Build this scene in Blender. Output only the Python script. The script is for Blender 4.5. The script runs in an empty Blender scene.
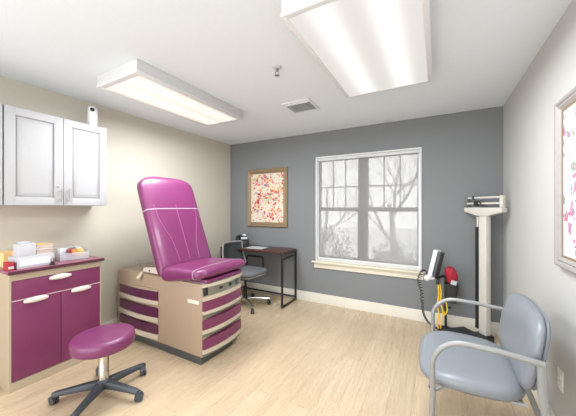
import bpy, bmesh, math, random
from mathutils import Vector, Matrix
R = math.radians
scene = bpy.context.scene
COL = scene.collection
rnd = random.Random(7)

# ------------------------------------------------------------------ helpers
def lin(c):
    return tuple(((v/255)/12.92 if v/255 <= .04045 else ((v/255+.055)/1.055)**2.4) for v in c) + (1.0,)

def mat(name, rgb, rough=.5, metal=0, spec=.5, noise=0.0, nscale=30, bump=0.0, coat=0.0):
    m = bpy.data.materials.new(name); m.use_nodes = True
    nt = m.node_tree; b = nt.nodes['Principled BSDF']
    b.inputs['Roughness'].default_value = rough
    b.inputs['Metallic'].default_value = metal
    b.inputs['Specular IOR Level'].default_value = spec
    b.inputs['Coat Weight'].default_value = coat
    c = lin(rgb)
    b.inputs['Base Color'].default_value = c
    tc = nt.nodes.new('ShaderNodeTexCoord')
    nz = nt.nodes.new('ShaderNodeTexNoise'); nz.inputs['Scale'].default_value = nscale; nz.inputs['Detail'].default_value = 4
    nt.links.new(tc.outputs['Object'], nz.inputs['Vector'])
    mx = nt.nodes.new('ShaderNodeMix'); mx.data_type = 'RGBA'
    n = noise if noise else .03
    mx.inputs['A'].default_value = tuple(v*(1-n) for v in c[:3])+(1,)
    mx.inputs['B'].default_value = tuple(min(1, v*(1+n)) for v in c[:3])+(1,)
    nt.links.new(nz.outputs['Fac'], mx.inputs['Factor'])
    nt.links.new(mx.outputs['Result'], b.inputs['Base Color'])
    if bump:
        bp = nt.nodes.new('ShaderNodeBump'); bp.inputs['Strength'].default_value = bump; bp.inputs['Distance'].default_value = .002
        nt.links.new(nz.outputs['Fac'], bp.inputs['Height']); nt.links.new(bp.outputs['Normal'], b.inputs['Normal'])
    return m

class MB:
    """collects shapes, then links them as ONE mesh object"""
    def __init__(s): s.bm = bmesh.new()
    def face(s, vs):
        try: return s.bm.faces.new(vs)
        except ValueError: return None
    def box(s, x0, x1, y0, y1, z0, z1, M=None):
        v = [Vector((x, y, z)) for x in (x0, x1) for y in (y0, y1) for z in (z0, z1)]
        if M is not None: v = [M @ q for q in v]
        v = [s.bm.verts.new(q) for q in v]
        for f in ((0,1,3,2),(4,6,7,5),(0,4,5,1),(2,3,7,6),(0,2,6,4),(1,5,7,3)): s.face([v[i] for i in f])
        return s
    def loft(s, rings, cap=True, closed=False):
        rr = [[s.bm.verts.new(p) for p in r] for r in rings]
        n = len(rr[0]); m = len(rr)
        for i in range(m if closed else m-1):
            a, b = rr[i], rr[(i+1) % m]
            for j in range(n): s.face([a[j], a[(j+1) % n], b[(j+1) % n], b[j]])
        if cap and not closed:
            s.face(list(reversed(rr[0]))); s.face(rr[-1])
        return s
    def tube(s, pts, r, seg=10, closed=False, flat=None):
        pts = [Vector(p) for p in pts]; n = len(pts)
        rs = r if isinstance(r, (list, tuple)) else [r]*n
        rings = []; up = None
        for i, p in enumerate(pts):
            if closed: t = pts[(i+1) % n]-pts[i-1]
            else: t = pts[min(i+1, n-1)]-pts[max(i-1, 0)]
            t.normalize()
            if up is None:
                up = Vector((0, 0, 1)) if abs(t.z) < .9 else Vector((1, 0, 0))
            up = (up - t*up.dot(t))
            if up.length < 1e-5: up = t.orthogonal()
            up.normalize(); sd = t.cross(up)
            fl = flat or (1, 1)
            rings.append([p + (up*math.cos(a)*fl[0] + sd*math.sin(a)*fl[1])*rs[i] for a in [2*math.pi*k/seg for k in range(seg)]])
        return s.loft(rings, True, closed)
    def cyl(s, p0, p1, r0, r1=None, seg=20):
        return s.tube([p0, p1], [r0, r0 if r1 is None else r1], seg)
    def lathe(s, prof, c=(0,0,0), seg=32, axis='z'):
        c = Vector(c); rings = []
        for r, h in prof:
            r = max(r, 1e-4); ring = []
            for k in range(seg):
                a = 2*math.pi*k/seg; u, v = r*math.cos(a), r*math.sin(a)
                ring.append(c + (Vector((u, v, h)) if axis == 'z' else Vector((h, u, v)) if axis == 'x' else Vector((v, h, u))))
            rings.append(ring)
        return s.loft(rings)
    def prism(s, poly, lo, hi, axis='z'):
        def P(a, b, h): return (a, b, h) if axis == 'z' else (h, a, b) if axis == 'x' else (a, h, b)
        return s.loft([[P(a, b, lo) for a, b in poly], [P(a, b, hi) for a, b in poly]])
    def ball(s, c, r, seg=14, sc=(1,1,1)):
        c = Vector(c)
        rings = []
        for i in range(seg//2+1):
            th = math.pi*i/(seg//2); rr = max(math.sin(th), 1e-3)
            rings.append([c + Vector((rr*math.cos(2*math.pi*k/seg)*r*sc[0], rr*math.sin(2*math.pi*k/seg)*r*sc[1], -math.cos(th)*r*sc[2])) for k in range(seg)])
        return s.loft(rings)
    def build(s, name, m, parent=None, off=(0,0,0), bevel=0, seg=2, smooth=True, ang=35, loc=None):
        bm = s.bm
        bmesh.ops.recalc_face_normals(bm, faces=bm.faces)
        if bevel:
            es = [e for e in bm.edges if len(e.link_faces) == 2 and e.calc_face_angle(0) > R(40)]
            bmesh.ops.bevel(bm, geom=es, offset=bevel, segments=seg, affect='EDGES', profile=.6, clamp_overlap=True)
            bmesh.ops.recalc_face_normals(bm, faces=bm.faces)
        if any(off): bmesh.ops.translate(bm, verts=bm.verts, vec=-Vector(off))
        for f in bm.faces: f.smooth = smooth
        for e in bm.edges:
            if len(e.link_faces) == 2 and e.calc_face_angle(0) > R(ang): e.smooth = False
        me = bpy.data.meshes.new(name); bm.to_mesh(me); bm.free()
        me.materials.append(m)
        o = bpy.data.objects.new(name, me); COL.objects.link(o)
        if parent: o.parent = parent
        if loc: o.location = loc
        return o

def tag(o, label=None, cat=None, group=None, kind=None):
    if label: o['label'] = label
    if cat: o['category'] = cat
    if group: o['group'] = group
    if kind: o['kind'] = kind
    return o
def thing(name, label, cat, loc=(0,0,0), rz=0, group=None):
    o = bpy.data.objects.new(name, None); COL.objects.link(o)
    o.empty_display_size = .1
    o.location = loc; o.rotation_euler = (0, 0, rz)
    return tag(o, label, cat, group)
def struct(o): o['kind'] = 'structure'; return o
def arc(c, r, a0, a1, n, plane='xz', y=0):
    out = []
    for i in range(n+1):
        a = R(a0+(a1-a0)*i/n); u, v = c[0]+r*math.cos(a), c[1]+r*math.sin(a)
        out.append((u, y, v) if plane == 'xz' else (u, v, y) if plane == 'xy' else (y, u, v))
    return out
def rrect(w, h, r, n=5, cx=0, cy=0):
    p = []
    for (sx, sy, a0) in ((1,1,0),(-1,1,90),(-1,-1,180),(1,-1,270)):
        for i in range(n+1):
            a = R(a0+90*i/n); p.append((cx+sx*(w/2-r)+r*math.cos(a), cy+sy*(h/2-r)+r*math.sin(a)))
    return p
def smooth_path(pts, n=8):
    pts = [Vector(p) for p in pts]; out = []
    for i in range(len(pts)-1):
        p0 = pts[max(i-1,0)]; p1 = pts[i]; p2 = pts[i+1]; p3 = pts[min(i+2,len(pts)-1)]
        for k in range(n):
            t = k/n
            out.append(.5*((2*p1)+(p2-p0)*t+(2*p0-5*p1+4*p2-p3)*t*t+(3*p1-p0-3*p2+p3)*t**3))
    out.append(pts[-1]); return out

# ------------------------------------------------------------------ dimensions
XL, XR, YB, YF, H = -3.12, .617, 3.622, -1.1, 2.44

# ------------------------------------------------------------------ materials
M_ceil = mat('ceiling_paint', (224,231,236), .9, noise=.02)
M_beige = mat('beige_wall_paint', (196,190,177), .85, noise=.03, nscale=3)
M_grey = mat('grey_wall_paint', (121,124,126), .8, noise=.03, nscale=3)
M_white_wall = mat('off_white_wall_paint', (190,190,187), .85, noise=.02, nscale=3)
M_base = mat('cream_trim_paint', (214,209,196), .5)
M_sash = mat('backlit_white_sash', (176,176,175), .4)  # white vinyl painted greyer, its backlit shade put into the colour
M_sill = mat('cream_sill_paint', (214,208,190), .5)
M_vinyl = mat('white_vinyl', (206,207,207), .4)
M_white = mat('white_enamel', (216,218,219), .4)
M_cab = mat('white_cabinet_paint', (168,168,170), .55)
M_chrome = mat('chrome', (205,205,205), .18, metal=1)
M_fixture = mat('fixture_enamel', (204,205,205), .5)
M_steel = mat('brushed_steel', (170,172,170), .35, metal=1)
M_black = mat('black_plastic', (34,36,38), .45)
M_blackmetal = mat('black_metal', (30,31,33), .4)
M_darkgrey = mat('dark_grey_plastic', (70,74,78), .5)
M_castor = mat('charcoal_nylon', (58,64,70), .45)
M_pvinyl = mat('magenta_vinyl', (112,45,90), .33, noise=.05, nscale=8, coat=.15)
M_pseam = mat('pale_piping', (166,136,156), .4)
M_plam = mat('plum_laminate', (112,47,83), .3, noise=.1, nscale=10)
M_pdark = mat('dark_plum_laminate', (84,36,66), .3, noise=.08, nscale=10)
M_ptop = mat('plum_counter_laminate', (134,76,96), .25, noise=.12, nscale=40)
M_edge = mat('dark_counter_edge', (72,34,48), .4)
M_tan = mat('tan_enamel', (162,142,121), .4, noise=.03)
M_cream = mat('cream_enamel', (188,176,157), .4)
M_cabbody = mat('beige_laminate', (172,156,134), .45)
M_handle = mat('ivory_plastic', (208,198,188), .4)
M_kick = mat('dark_kick', (72,74,70), .6)
M_groove = mat('grey_green_groove', (110,118,108), .6)
M_gvinyl = mat('blue_grey_vinyl', (124,129,136), .36, noise=.04, nscale=6)
M_gframe = mat('silver_grey_paint', (146,147,146), .4, metal=.2)
M_desk = mat('brown_walnut_laminate', (76,45,38), .35, noise=.2, nscale=14)
M_gold = mat('gilded_frame', (140,120,92), .4, metal=.2, noise=.2, nscale=60, bump=.4)
M_silver = mat('silver_grey_wood', (158,154,151), .45, noise=.12, nscale=40)
M_tanin = mat('tan_frame_liner', (140,120,98), .5)
M_fabric = mat('grey_fabric', (100,103,106), .9, noise=.12, nscale=200)
M_mesh = mat('dark_grey_mesh', (54,56,58), .9, noise=.3, nscale=300)
M_lgrey = mat('light_grey_plastic', (196,198,198), .4)
M_paper = mat('white_paper', (182,182,186), .8)
M_manila = mat('manila_card', (226,196,140), .7, noise=.08)
M_orange = mat('orange_card', (226,140,60), .6)
M_yellow = mat('yellow_plastic', (236,196,50), .5)
M_red = mat('red_nylon', (160,26,46), .6, noise=.15, nscale=30)
M_scale = mat('cream_scale_enamel', (204,201,192), .35)
M_mat = mat('black_rubber', (44,44,44), .7, noise=.15, nscale=150)
M_glasscase = mat('clear_box', (235,235,240), .1)
M_plate = mat('white_plate_plastic', (230,228,224), .4)
M_label = mat('pale_label', (222,214,204), .5)

def floor_mat():
    m = bpy.data.materials.new('oak_plank_floor'); m.use_nodes = True
    nt = m.node_tree; b = nt.nodes['Principled BSDF']; N = nt.nodes.new; L = nt.links.new
    tc = N('ShaderNodeTexCoord'); mp = N('ShaderNodeMapping'); mp.inputs['Rotation'].default_value = (0,0,R(90))
    L(tc.outputs['Object'], mp.inputs['Vector'])
    br = N('ShaderNodeTexBrick'); br.inputs['Scale'].default_value = 1
    br.inputs['Brick Width'].default_value = 1.22; br.inputs['Row Height'].default_value = .15
    br.inputs['Mortar Size'].default_value = .0012; br.inputs['Mortar Smooth'].default_value = .2
    br.inputs['Color1'].default_value = lin((199,179,151)); br.inputs['Color2'].default_value = lin((190,170,142))
    br.inputs['Mortar'].default_value = lin((150,130,106)); br.offset = .37
    L(mp.outputs['Vector'], br.inputs['Vector'])
    mp2 = N('ShaderNodeMapping'); mp2.inputs['Scale'].default_value = (22, 1.3, 1)
    L(tc.outputs['Object'], mp2.inputs['Vector'])
    nz = N('ShaderNodeTexNoise'); nz.inputs['Scale'].default_value = 2.2; nz.inputs['Detail'].default_value = 7; nz.inputs['Roughness'].default_value = .65
    L(mp2.outputs['Vector'], nz.inputs['Vector'])
    rp = N('ShaderNodeValToRGB'); rp.color_ramp.elements[0].position = .3; rp.color_ramp.elements[0].color = (.72,.68,.64,1)
    rp.color_ramp.elements[1].position = .7; rp.color_ramp.elements[1].color = (1.08,1.08,1.08,1)
    L(nz.outputs['Fac'], rp.inputs['Fac'])
    mx = N('ShaderNodeMix'); mx.data_type = 'RGBA'; mx.blend_type = 'MULTIPLY'; mx.inputs['Factor'].default_value = .6
    L(br.outputs['Color'], mx.inputs['A']); L(rp.outputs['Color'], mx.inputs['B'])
    L(mx.outputs['Result'], b.inputs['Base Color'])
    rr = N('ShaderNodeMapRange'); rr.inputs['From Min'].default_value = .3; rr.inputs['From Max'].default_value = .7; rr.inputs['To Min'].default_value = .34; rr.inputs['To Max'].default_value = .16
    L(nz.outputs['Fac'], rr.inputs['Value']); L(rr.outputs['Result'], b.inputs['Roughness']); b.inputs['Specular IOR Level'].default_value = .8
    bp = N('ShaderNodeBump'); bp.inputs['Strength'].default_value = .25; bp.inputs['Distance'].default_value = .001
    L(nz.outputs['Fac'], bp.inputs['Height']); L(bp.outputs['Normal'], b.inputs['Normal'])
    return m
M_floor = floor_mat()

def art_mat(name, base, cols, sparse, scale):
    """abstract dabs of paint: distorted cells, some of them coloured"""
    m = bpy.data.materials.new(name); m.use_nodes = True
    nt = m.node_tree; b = nt.nodes['Principled BSDF']; N = nt.nodes.new; L = nt.links.new
    b.inputs['Roughness'].default_value = .7
    tc = N('ShaderNodeTexCoord')
    nd = N('ShaderNodeTexNoise'); nd.inputs['Scale'].default_value = 9; nd.inputs['Detail'].default_value = 3
    L(tc.outputs['Object'], nd.inputs['Vector'])
    vm = N('ShaderNodeVectorMath'); vm.operation = 'MULTIPLY_ADD'; vm.inputs[1].default_value = (.12,.12,.12)
    L(nd.outputs['Color'], vm.inputs[0]); L(tc.outputs['Object'], vm.inputs[2])
    prev = None
    for i, (sc, dens) in enumerate(((scale, sparse), (scale*1.8, sparse*.8), (scale*.55, sparse*.45))):
        vo = N('ShaderNodeTexVoronoi'); vo.inputs['Scale'].default_value = sc; vo.inputs['Randomness'].default_value = 1
        L(vm.outputs[0], vo.inputs['Vector'])
        sp = N('ShaderNodeSeparateColor'); L(vo.outputs['Color'], sp.inputs[0])
        rp = N('ShaderNodeValToRGB'); rp.color_ramp.interpolation = 'CONSTANT'
        e = rp.color_ramp.elements
        for k, c in enumerate(cols):
            el = e[k] if k < 2 else e.new(k/len(cols))
            el.position = k/len(cols); el.color = lin(c)
        L(sp.outputs[0], rp.inputs['Fac'])
        # dab only in cells whose second random value falls below the density, and only near the cell's heart
        cl = N('ShaderNodeTexNoise'); cl.inputs['Scale'].default_value = 4.5; cl.inputs['Detail'].default_value = 1
        L(tc.outputs['Object'], cl.inputs['Vector'])
        mr = N('ShaderNodeMapRange'); mr.inputs['From Min'].default_value = .40; mr.inputs['From Max'].default_value = .62
        mr.inputs['To Min'].default_value = dens*.25; mr.inputs['To Max'].default_value = dens*1.7
        L(cl.outputs['Fac'], mr.inputs['Value'])
        lt = N('ShaderNodeMath'); lt.operation = 'LESS_THAN'; L(mr.outputs['Result'], lt.inputs[1])
        L(sp.outputs[1], lt.inputs[0])
        dd = N('ShaderNodeMath'); dd.operation = 'LESS_THAN'; dd.inputs[1].default_value = .55
        L(vo.outputs['Distance'], dd.inputs[0])
        mu = N('ShaderNodeMath'); mu.operation = 'MULTIPLY'; L(lt.outputs[0], mu.inputs[0]); L(dd.outputs[0], mu.inputs[1])
        mx = N('ShaderNodeMix'); mx.data_type = 'RGBA'
        L(mu.outputs[0], mx.inputs['Factor'])
        if prev is None: mx.inputs['A'].default_value = lin(base)
        else: L(prev, mx.inputs['A'])
        L(rp.outputs['Color'], mx.inputs['B']); prev = mx.outputs['Result']
    L(prev, b.inputs['Base Color'])
    return m

def shade_mat():
    m = bpy.data.materials.new('sheer_shade_cloth'); m.use_nodes = True
    nt = m.node_tree; N = nt.nodes.new; L = nt.links.new
    nt.nodes.remove(nt.nodes['Principled BSDF']); out = nt.nodes['Material Output']
    tr = N('ShaderNodeBsdfTransparent'); tr.inputs['Color'].default_value = (.60,.60,.60,1)
    df = N('ShaderNodeBsdfDiffuse'); df.inputs['Color'].default_value = (.60,.60,.60,1)
    tl = N('ShaderNodeBsdfTranslucent'); tl.inputs['Color'].default_value = (.64,.64,.64,1)
    a = N('ShaderNodeMixShader'); a.inputs[0].default_value = .3
    L(df.outputs[0], a.inputs[1]); L(tl.outputs[0], a.inputs[2])
    b = N('ShaderNodeMixShader'); b.inputs[0].default_value = .64
    L(a.outputs[0], b.inputs[1]); L(tr.outputs[0], b.inputs[2])
    L(b.outputs[0], out.inputs[0])
    return m
M_shade = shade_mat()

def clear_mat(name, col, fac):
    m = bpy.data.materials.new(name); m.use_nodes = True
    nt = m.node_tree; N = nt.nodes.new; L = nt.links.new
    b = nt.nodes['Principled BSDF']; b.inputs['Base Color'].default_value = lin(col); b.inputs['Roughness'].default_value = .08
    tr = N('ShaderNodeBsdfTransparent'); mx = N('ShaderNodeMixShader'); mx.inputs[0].default_value = fac
    L(b.outputs[0], mx.inputs[1]); L(tr.outputs[0], mx.inputs[2]); L(mx.outputs[0], nt.nodes['Material Output'].inputs[0])
    return m
M_pane = clear_mat('window_glass', (240,244,245), .93)
M_clear = clear_mat('clear_acrylic', (214,214,220), .62)

def lens_mat(name, half, tint, base, peak):
    """prismatic lens in front of two lit tubes"""
    m = bpy.data.materials.new(name); m.use_nodes = True
    nt = m.node_tree; N = nt.nodes.new; L = nt.links.new
    b = nt.nodes['Principled BSDF']; b.inputs['Base Color'].default_value = (.35,.35,.35,1); b.inputs['Roughness'].default_value = .4
    tc = N('ShaderNodeTexCoord'); sx = N('ShaderNodeSeparateXYZ'); L(tc.outputs['Object'], sx.inputs[0])
    ab = N('ShaderNodeMath'); ab.operation = 'ABSOLUTE'; L(sx.outputs[0], ab.inputs[0])
    sb = N('ShaderNodeMath'); sb.operation = 'SUBTRACT'; sb.inputs[1].default_value = half*.46; L(ab.outputs[0], sb.inputs[0])
    dv = N('ShaderNodeMath'); dv.operation = 'DIVIDE'; dv.inputs[1].default_value = half*.22; L(sb.outputs[0], dv.inputs[0])
    sq = N('ShaderNodeMath'); sq.operation = 'MULTIPLY'; L(dv.outputs[0], sq.inputs[0]); L(dv.outputs[0], sq.inputs[1])
    ng = N('ShaderNodeMath'); ng.operation = 'MULTIPLY'; ng.inputs[1].default_value = -1; L(sq.outputs[0], ng.inputs[0])
    ex = N('ShaderNodeMath'); ex.operation = 'EXPONENT'; L(ng.outputs[0], ex.inputs[0])
    mr = N('ShaderNodeMapRange'); mr.inputs['To Min'].default_value = base; mr.inputs['To Max'].default_value = peak
    L(ex.outputs[0], mr.inputs['Value'])
    b.inputs['Emission Color'].default_value = lin(tint)
    L(mr.outputs['Result'], b.inputs['Emission Strength'])
    return m

# ------------------------------------------------------------------ room shell
T = .14
struct(MB().box(XL-T, XR+T, YF-T, YB+T, -.12, 0).build('floor', M_floor))
struct(MB().box(XL-T, XR+T, YF-T, YB+T, H, H+.12).build('ceiling', M_ceil))
struct(MB().box(XL-T, XL, YF-T, YB+T, 0, H).build('wall_left', M_beige))
struct(MB().box(XR, XR+T, YF-T, YB+T, 0, H).build('wall_right', M_white_wall))
WX0, WX1, WZ0, WZ1 = -1.515, -.175, .60, 2.07
w = MB()
w.box(XL, WX0, YB, YB+T, 0, H); w.box(WX1, XR, YB, YB+T, 0, H)
w.box(WX0, WX1, YB, YB+T, 0, WZ0); w.box(WX0, WX1, YB, YB+T, WZ1, H)
struct(w.build('wall_back', M_grey))
def baseboard(name, pts_in, d):
    pass
bh = .132
prof = [(0,0),(.014,0),(.014,bh-.02),(.006,bh),(0,bh)]
struct(MB().prism([(YB-a, b) for a, b in prof], XL+.014, XR-.014, 'x').build('baseboard_back', M_base))
struct(MB().prism([(XL+a, b) for a, b in prof], YF, YB, 'y').build('baseboard_left', M_base))
struct(MB().prism([(XR-a, b) for a, b in prof], YF, YB, 'y').build('baseboard_right', M_base))

# window: two double-hung units side by side, sill and apron
win = bpy.data.objects.new('window_1', None); COL.objects.link(win); win.location = ((WX0+WX1)/2, YB, WZ0); struct(win)
WO = tuple(win.location)
f = MB(); b0 = .014
f.box(WX0-b0, WX0+.004, YB-.012, YB+T, WZ0, WZ1+b0); f.box(WX1-.004, WX1+b0, YB-.012, YB+T, WZ0, WZ1+b0)
f.box(WX0-b0, WX1+b0, YB-.014, YB+T, WZ1-.004, WZ1+b0)
f.box(WX0, WX1, YB+.03, YB+T, WZ0, WZ0+.03)
struct(f.build('window_frame', M_vinyl, win, WO))
mxc = -.872
struct(MB().box(mxc-.037, mxc+.037, YB+.05, YB+.125, WZ0+.03, WZ1).build('mullion', M_sash, win, WO, bevel=.004))
for (xa, xb) in ((WX0+.004, mxc-.037), (mxc+.037, WX1-.004)):
    # upper sash with a 3 x 2 grid
    s = MB(); y0, y1 = YB+.085, YB+.115; e = .032; zm = 1.335
    s.box(xa, xa+e, y0, y1, zm-.02, WZ1-.002); s.box(xb-e, xb, y0, y1, zm-.02, WZ1-.002)
    s.box(xa+e, xb-e, y0, y1, WZ1-.045, WZ1-.002); s.box(xa+e, xb-e, y0, y1, zm-.02, zm+.03)
    up = struct(s.build('sash', M_sash, win, WO))
    g = MB()
    for k in (1, 2):
        x = xa+e+(xb-xa-2*e)*k/3; g.box(x-.008, x+.008, y0+.008, y1-.006, zm+.03, WZ1-.045)
    zc = 1.65; g.box(xa+e, xb-e, y0+.006, y1-.008, zc-.009, zc+.009)
    struct(g.build('muntin', M_sash, up, WO))
    struct(MB().box(xa+e, xb-e, y0+.013, y0+.017, zm+.03, WZ1-.045).build('pane', M_pane, up, WO))
    s = MB(); y0, y1 = YB+.055, YB+.083
    s.box(xa, xa+e, y0, y1, WZ0+.03, zm+.026); s.box(xb-e, xb, y0, y1, WZ0+.03, zm+.026)
    s.box(xa+e, xb-e, y0, y1, WZ0+.03, WZ0+.075); s.box(xa+e, xb-e, y0, y1, zm-.024, zm+.026)
    lo = struct(s.build('sash', M_sash, win, WO))
    struct(MB().box(xa+e, xb-e, y0+.013, y0+.017, WZ0+.075, zm-.024).build('pane', M_pane, lo, WO))
sl = MB().box(WX0-.06, WX1+.06, YB-.055, YB-.002, WZ0-.022, WZ0-.0005); sl.box(WX0, WX1, YB-.01, YB+.05, WZ0-.0, WZ0+.004)
struct(sl.build('sill', M_sill, win, WO, bevel=.004))
struct(MB().box(WX0-.035, WX1+.035, YB-.02, YB-.0005, WZ0-.10, WZ0-.022).build('apron', M_sill, win, WO, bevel=.004))

# roller shade
sh = thing('roller_shade', 'sheer white roller shade pulled down over the big window', 'roller shade', ((WX0+WX1)/2, YB, WZ1))
SO = tuple(sh.location)
MB().box(WX0+.006, WX1-.006, YB-.004, YB+.045, WZ1-.045, WZ1-.006).build('headrail', M_lgrey, sh, SO, bevel=.004)
MB().box(WX0+.02, WX1-.02, YB+.024, YB+.0255, WZ0+.05, WZ1-.045).build('shade_fabric', M_shade, sh, SO)
MB().box(WX0+.02, WX1-.02, YB+.018, YB+.032, WZ0+.03, WZ0+.05).build('hem_bar', M_white, sh, SO, bevel=.003)
for xa in (WX0+.005, WX1-.02):
    MB().box(xa, xa+.015, YB+.012, YB+.036, WZ0+.005, WZ1-.046).build('side_channel', M_white, sh, SO, bevel=.002)
MB().tube([(WX1+.004, YB-.018, 2.04), (WX1+.006, YB-.02, 1.45), (WX1+.004, YB-.018, 1.38)], .0025, 6).build('pull_chain', M_white, sh, SO)

# ------------------------------------------------------------------ outdoors behind the shade
M_ground = mat('winter_lawn', (214,214,210), .95, noise=.2, nscale=2)
M_bark = mat('grey_bark', (152,148,144), .9, noise=.2, nscale=20)
M_leaf = mat('dull_green_leaf', (128,132,122), .8, noise=.25, nscale=8)
struct(MB().box(-14, 10, YB+T+.02, 24, -.5, -.4).build('ground', M_ground))
def tree(loc, h, seed, spread, label):
    r = random.Random(seed); t = thing('bare_tree', label, 'tree', loc)
    tr = MB(); br = MB()
    def grow(mb, p, d, ln, rad, depth):
        pts = [p]; q = p
        for i in range(5):
            d = (d+Vector((r.uniform(-.22,.22), r.uniform(-.22,.22), r.uniform(-.05,.16)))).normalized()
            q = q+d*ln/5; pts.append(q)
        mb.tube(pts, [rad*(1-.5*i/5) for i in range(6)], 7)
        if depth <= 0: return
        for k in range(3 if depth > 1 else 4):
            i = r.randint(2, 5); a = r.uniform(0, 6.28)
            side = Vector((math.cos(a), math.sin(a)*.7, r.uniform(.1,.7)))
            grow(br, pts[i], (d*.6+side*spread).normalized(), ln*r.uniform(.6,.8), rad*.5*(1.1-.08*i), depth-1)
    grow(tr, Vector((0,0,-.02)), Vector((0,0,1)), h, h*.055, 4)
    tr.build('trunk', M_bark, t); br.build('branches', M_bark, t)
    return t
tree((-.95, 7.6, -.4), 1.9, 11, .9, 'bare grey tree with a thick forked trunk outside, behind the right half of the window')
tree((-3.3, 8.2, -.4), 1.7, 5, 1.1, 'bare tree with spreading branches outside, behind the left half of the window')
def bush(loc, sx, sz, seed, label):
    r = random.Random(seed); t = thing('bush', label, 'bush', loc)
    fo = MB()
    for i in range(1500):
        a = r.uniform(0, 6.28); ph = math.acos(r.uniform(-.2, 1)); q = r.uniform(.6, 1)**.5*(1+.25*math.sin(5*a)*math.sin(3*ph))
        p = Vector((math.cos(a)*math.sin(ph)*sx*q, math.sin(a)*math.sin(ph)*.5*q, max(.02, math.cos(ph)*sz*q+.05)))
        u = Vector((r.gauss(0,1), r.gauss(0,1), r.gauss(0,1))).normalized(); v = u.orthogonal().normalized(); s_ = r.uniform(.03,.06)
        fo.face([fo.bm.verts.new(p+u*s_), fo.bm.verts.new(p+v*s_*.5), fo.bm.verts.new(p-u*s_), fo.bm.verts.new(p-v*s_*.5)])
    fo.build('foliage', M_leaf, t, smooth=False)
    st = MB()
    for k in range(6):
        a = k*1.05; st.tube([(.03*math.cos(a), .03*math.sin(a), 0), (sx*.4*math.cos(a), .2*math.sin(a), sz*.6)], [.015,.006], 6)
    st.build('stems', M_bark, t)
bush((-2.35, 6.2, -.4), .75, 1.15, 3, 'leafy bush low outside the left half of the window')
bush((-.85, 6.4, -.4), .6, .9, 4, 'leafy bush low outside, behind the middle of the window')

# ------------------------------------------------------------------ ceiling lights
def ceiling_light(x0, x1, y0, y1, zb, label, tint, base, peak, power, e=.026):
    cx, cy = (x0+x1)/2, (y0+y1)/2
    t = thing('ceiling_light', label, 'ceiling light', (cx, cy, H), 0, None)
    hw, hl, d = (x1-x0)/2, (y1-y0)/2, H-zb
    ho = MB().box(-hw, hw, -hl, hl, -d+.012, -.0005)
    ho.build('housing', M_fixture, t, bevel=.006)
    fr = MB()
    fr.box(-hw-.004, -hw+e, -hl-.004, hl+.004, -d-.006, -d+.012); fr.box(hw-e, hw+.004, -hl-.004, hl+.004, -d-.006, -d+.012)
    fr.box(-hw+e, hw-e, -hl-.004, -hl+e, -d-.006, -d+.012); fr.box(-hw+e, hw-e, hl-e, hl+.004, -d-.006, -d+.012)
    fr.build('lens_frame', M_white, t, bevel=.003)
    MB().box(-hw+e, hw-e, -hl+e, hl-e, -d-.003, -d+.011).build('diffuser', lens_mat('lit_lens', hw-e, tint, base, peak), t)
    ld = bpy.data.lights.new('fluorescent_lamp', 'AREA'); ld.shape = 'RECTANGLE'; ld.size = 2*(hw-e)-.02; ld.size_y = 2*(hl-e)-.02
    ld.energy = power; ld.color = (.94, .975, 1.0)
    lo = bpy.data.objects.new('lamp', ld); COL.objects.link(lo); lo.parent = t; lo.location = (0, 0, -d-.012)
    return t
LP = 18
ceiling_light(-.70, -.035, 1.20, 2.37, 2.34, 'big ceiling light with a wide lens, nearest the camera, on the right of the ceiling', (255,254,250), .20, .38, LP)
ceiling_light(-2.43, -1.895, 1.19, 2.40, 2.345, 'narrower boxy ceiling light with a warm lens, above the exam table by the left wall', (255,250,236), .29, .38, 20, .042)

# sprinkler
t = thing('fire_sprinkler', 'small pendant fire sprinkler head on the ceiling', 'sprinkler', (-1.075, 1.784, H))
MB().lathe([(.0,-.012),(.02,-.012),(.036,-.005),(.038,-.0005),(0,-.0005)]).build('escutcheon', M_lgrey, t)
h_ = MB().cyl((0,0,-.011), (0,0,-.035), .011)
h_.tube([(-.011,0,-.033),(-.015,0,-.045),(-.005,0,-.06)], .0035, 8); h_.tube([(.011,0,-.033),(.015,0,-.045),(.005,0,-.06)], .0035, 8)
h_.build('frame_arms', M_steel, t)
MB().lathe([(0,-.066),(.02,-.066),(.021,-.063),(0,-.06)]).build('deflector', M_steel, t)

# ceiling vent
t = thing('ceiling_vent', 'square white louvred air vent in the ceiling', 'vent', (-1.262, 2.588, H))
vs = .155
fr = MB(); e = .024
fr.box(-vs, vs, -vs, -vs+e, -.014, -.0005); fr.box(-vs, vs, vs-e, vs, -.014, -.0005)
fr.box(-vs, -vs+e, -vs+e, vs-e, -.014, -.0005); fr.box(vs-e, vs, -vs+e, vs-e, -.014, -.0005)
fr.build('frame', M_white, t, bevel=.003)
MB().box(-vs+e, vs-e, -vs+e, vs-e, -.003, -.001).build('backing', M_groove, t)
for k in range(8):
    y = -vs+e+.016+k*.0335
    Mx = Matrix.Translation((0, y, -.010)) @ Matrix.Rotation(R(38 if k > 0 else -38), 4, 'X')
    MB().box(-vs+e, vs-e, -.0135, .0135, -.0012, .0012, Mx).build('slat', M_white, t)

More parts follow.
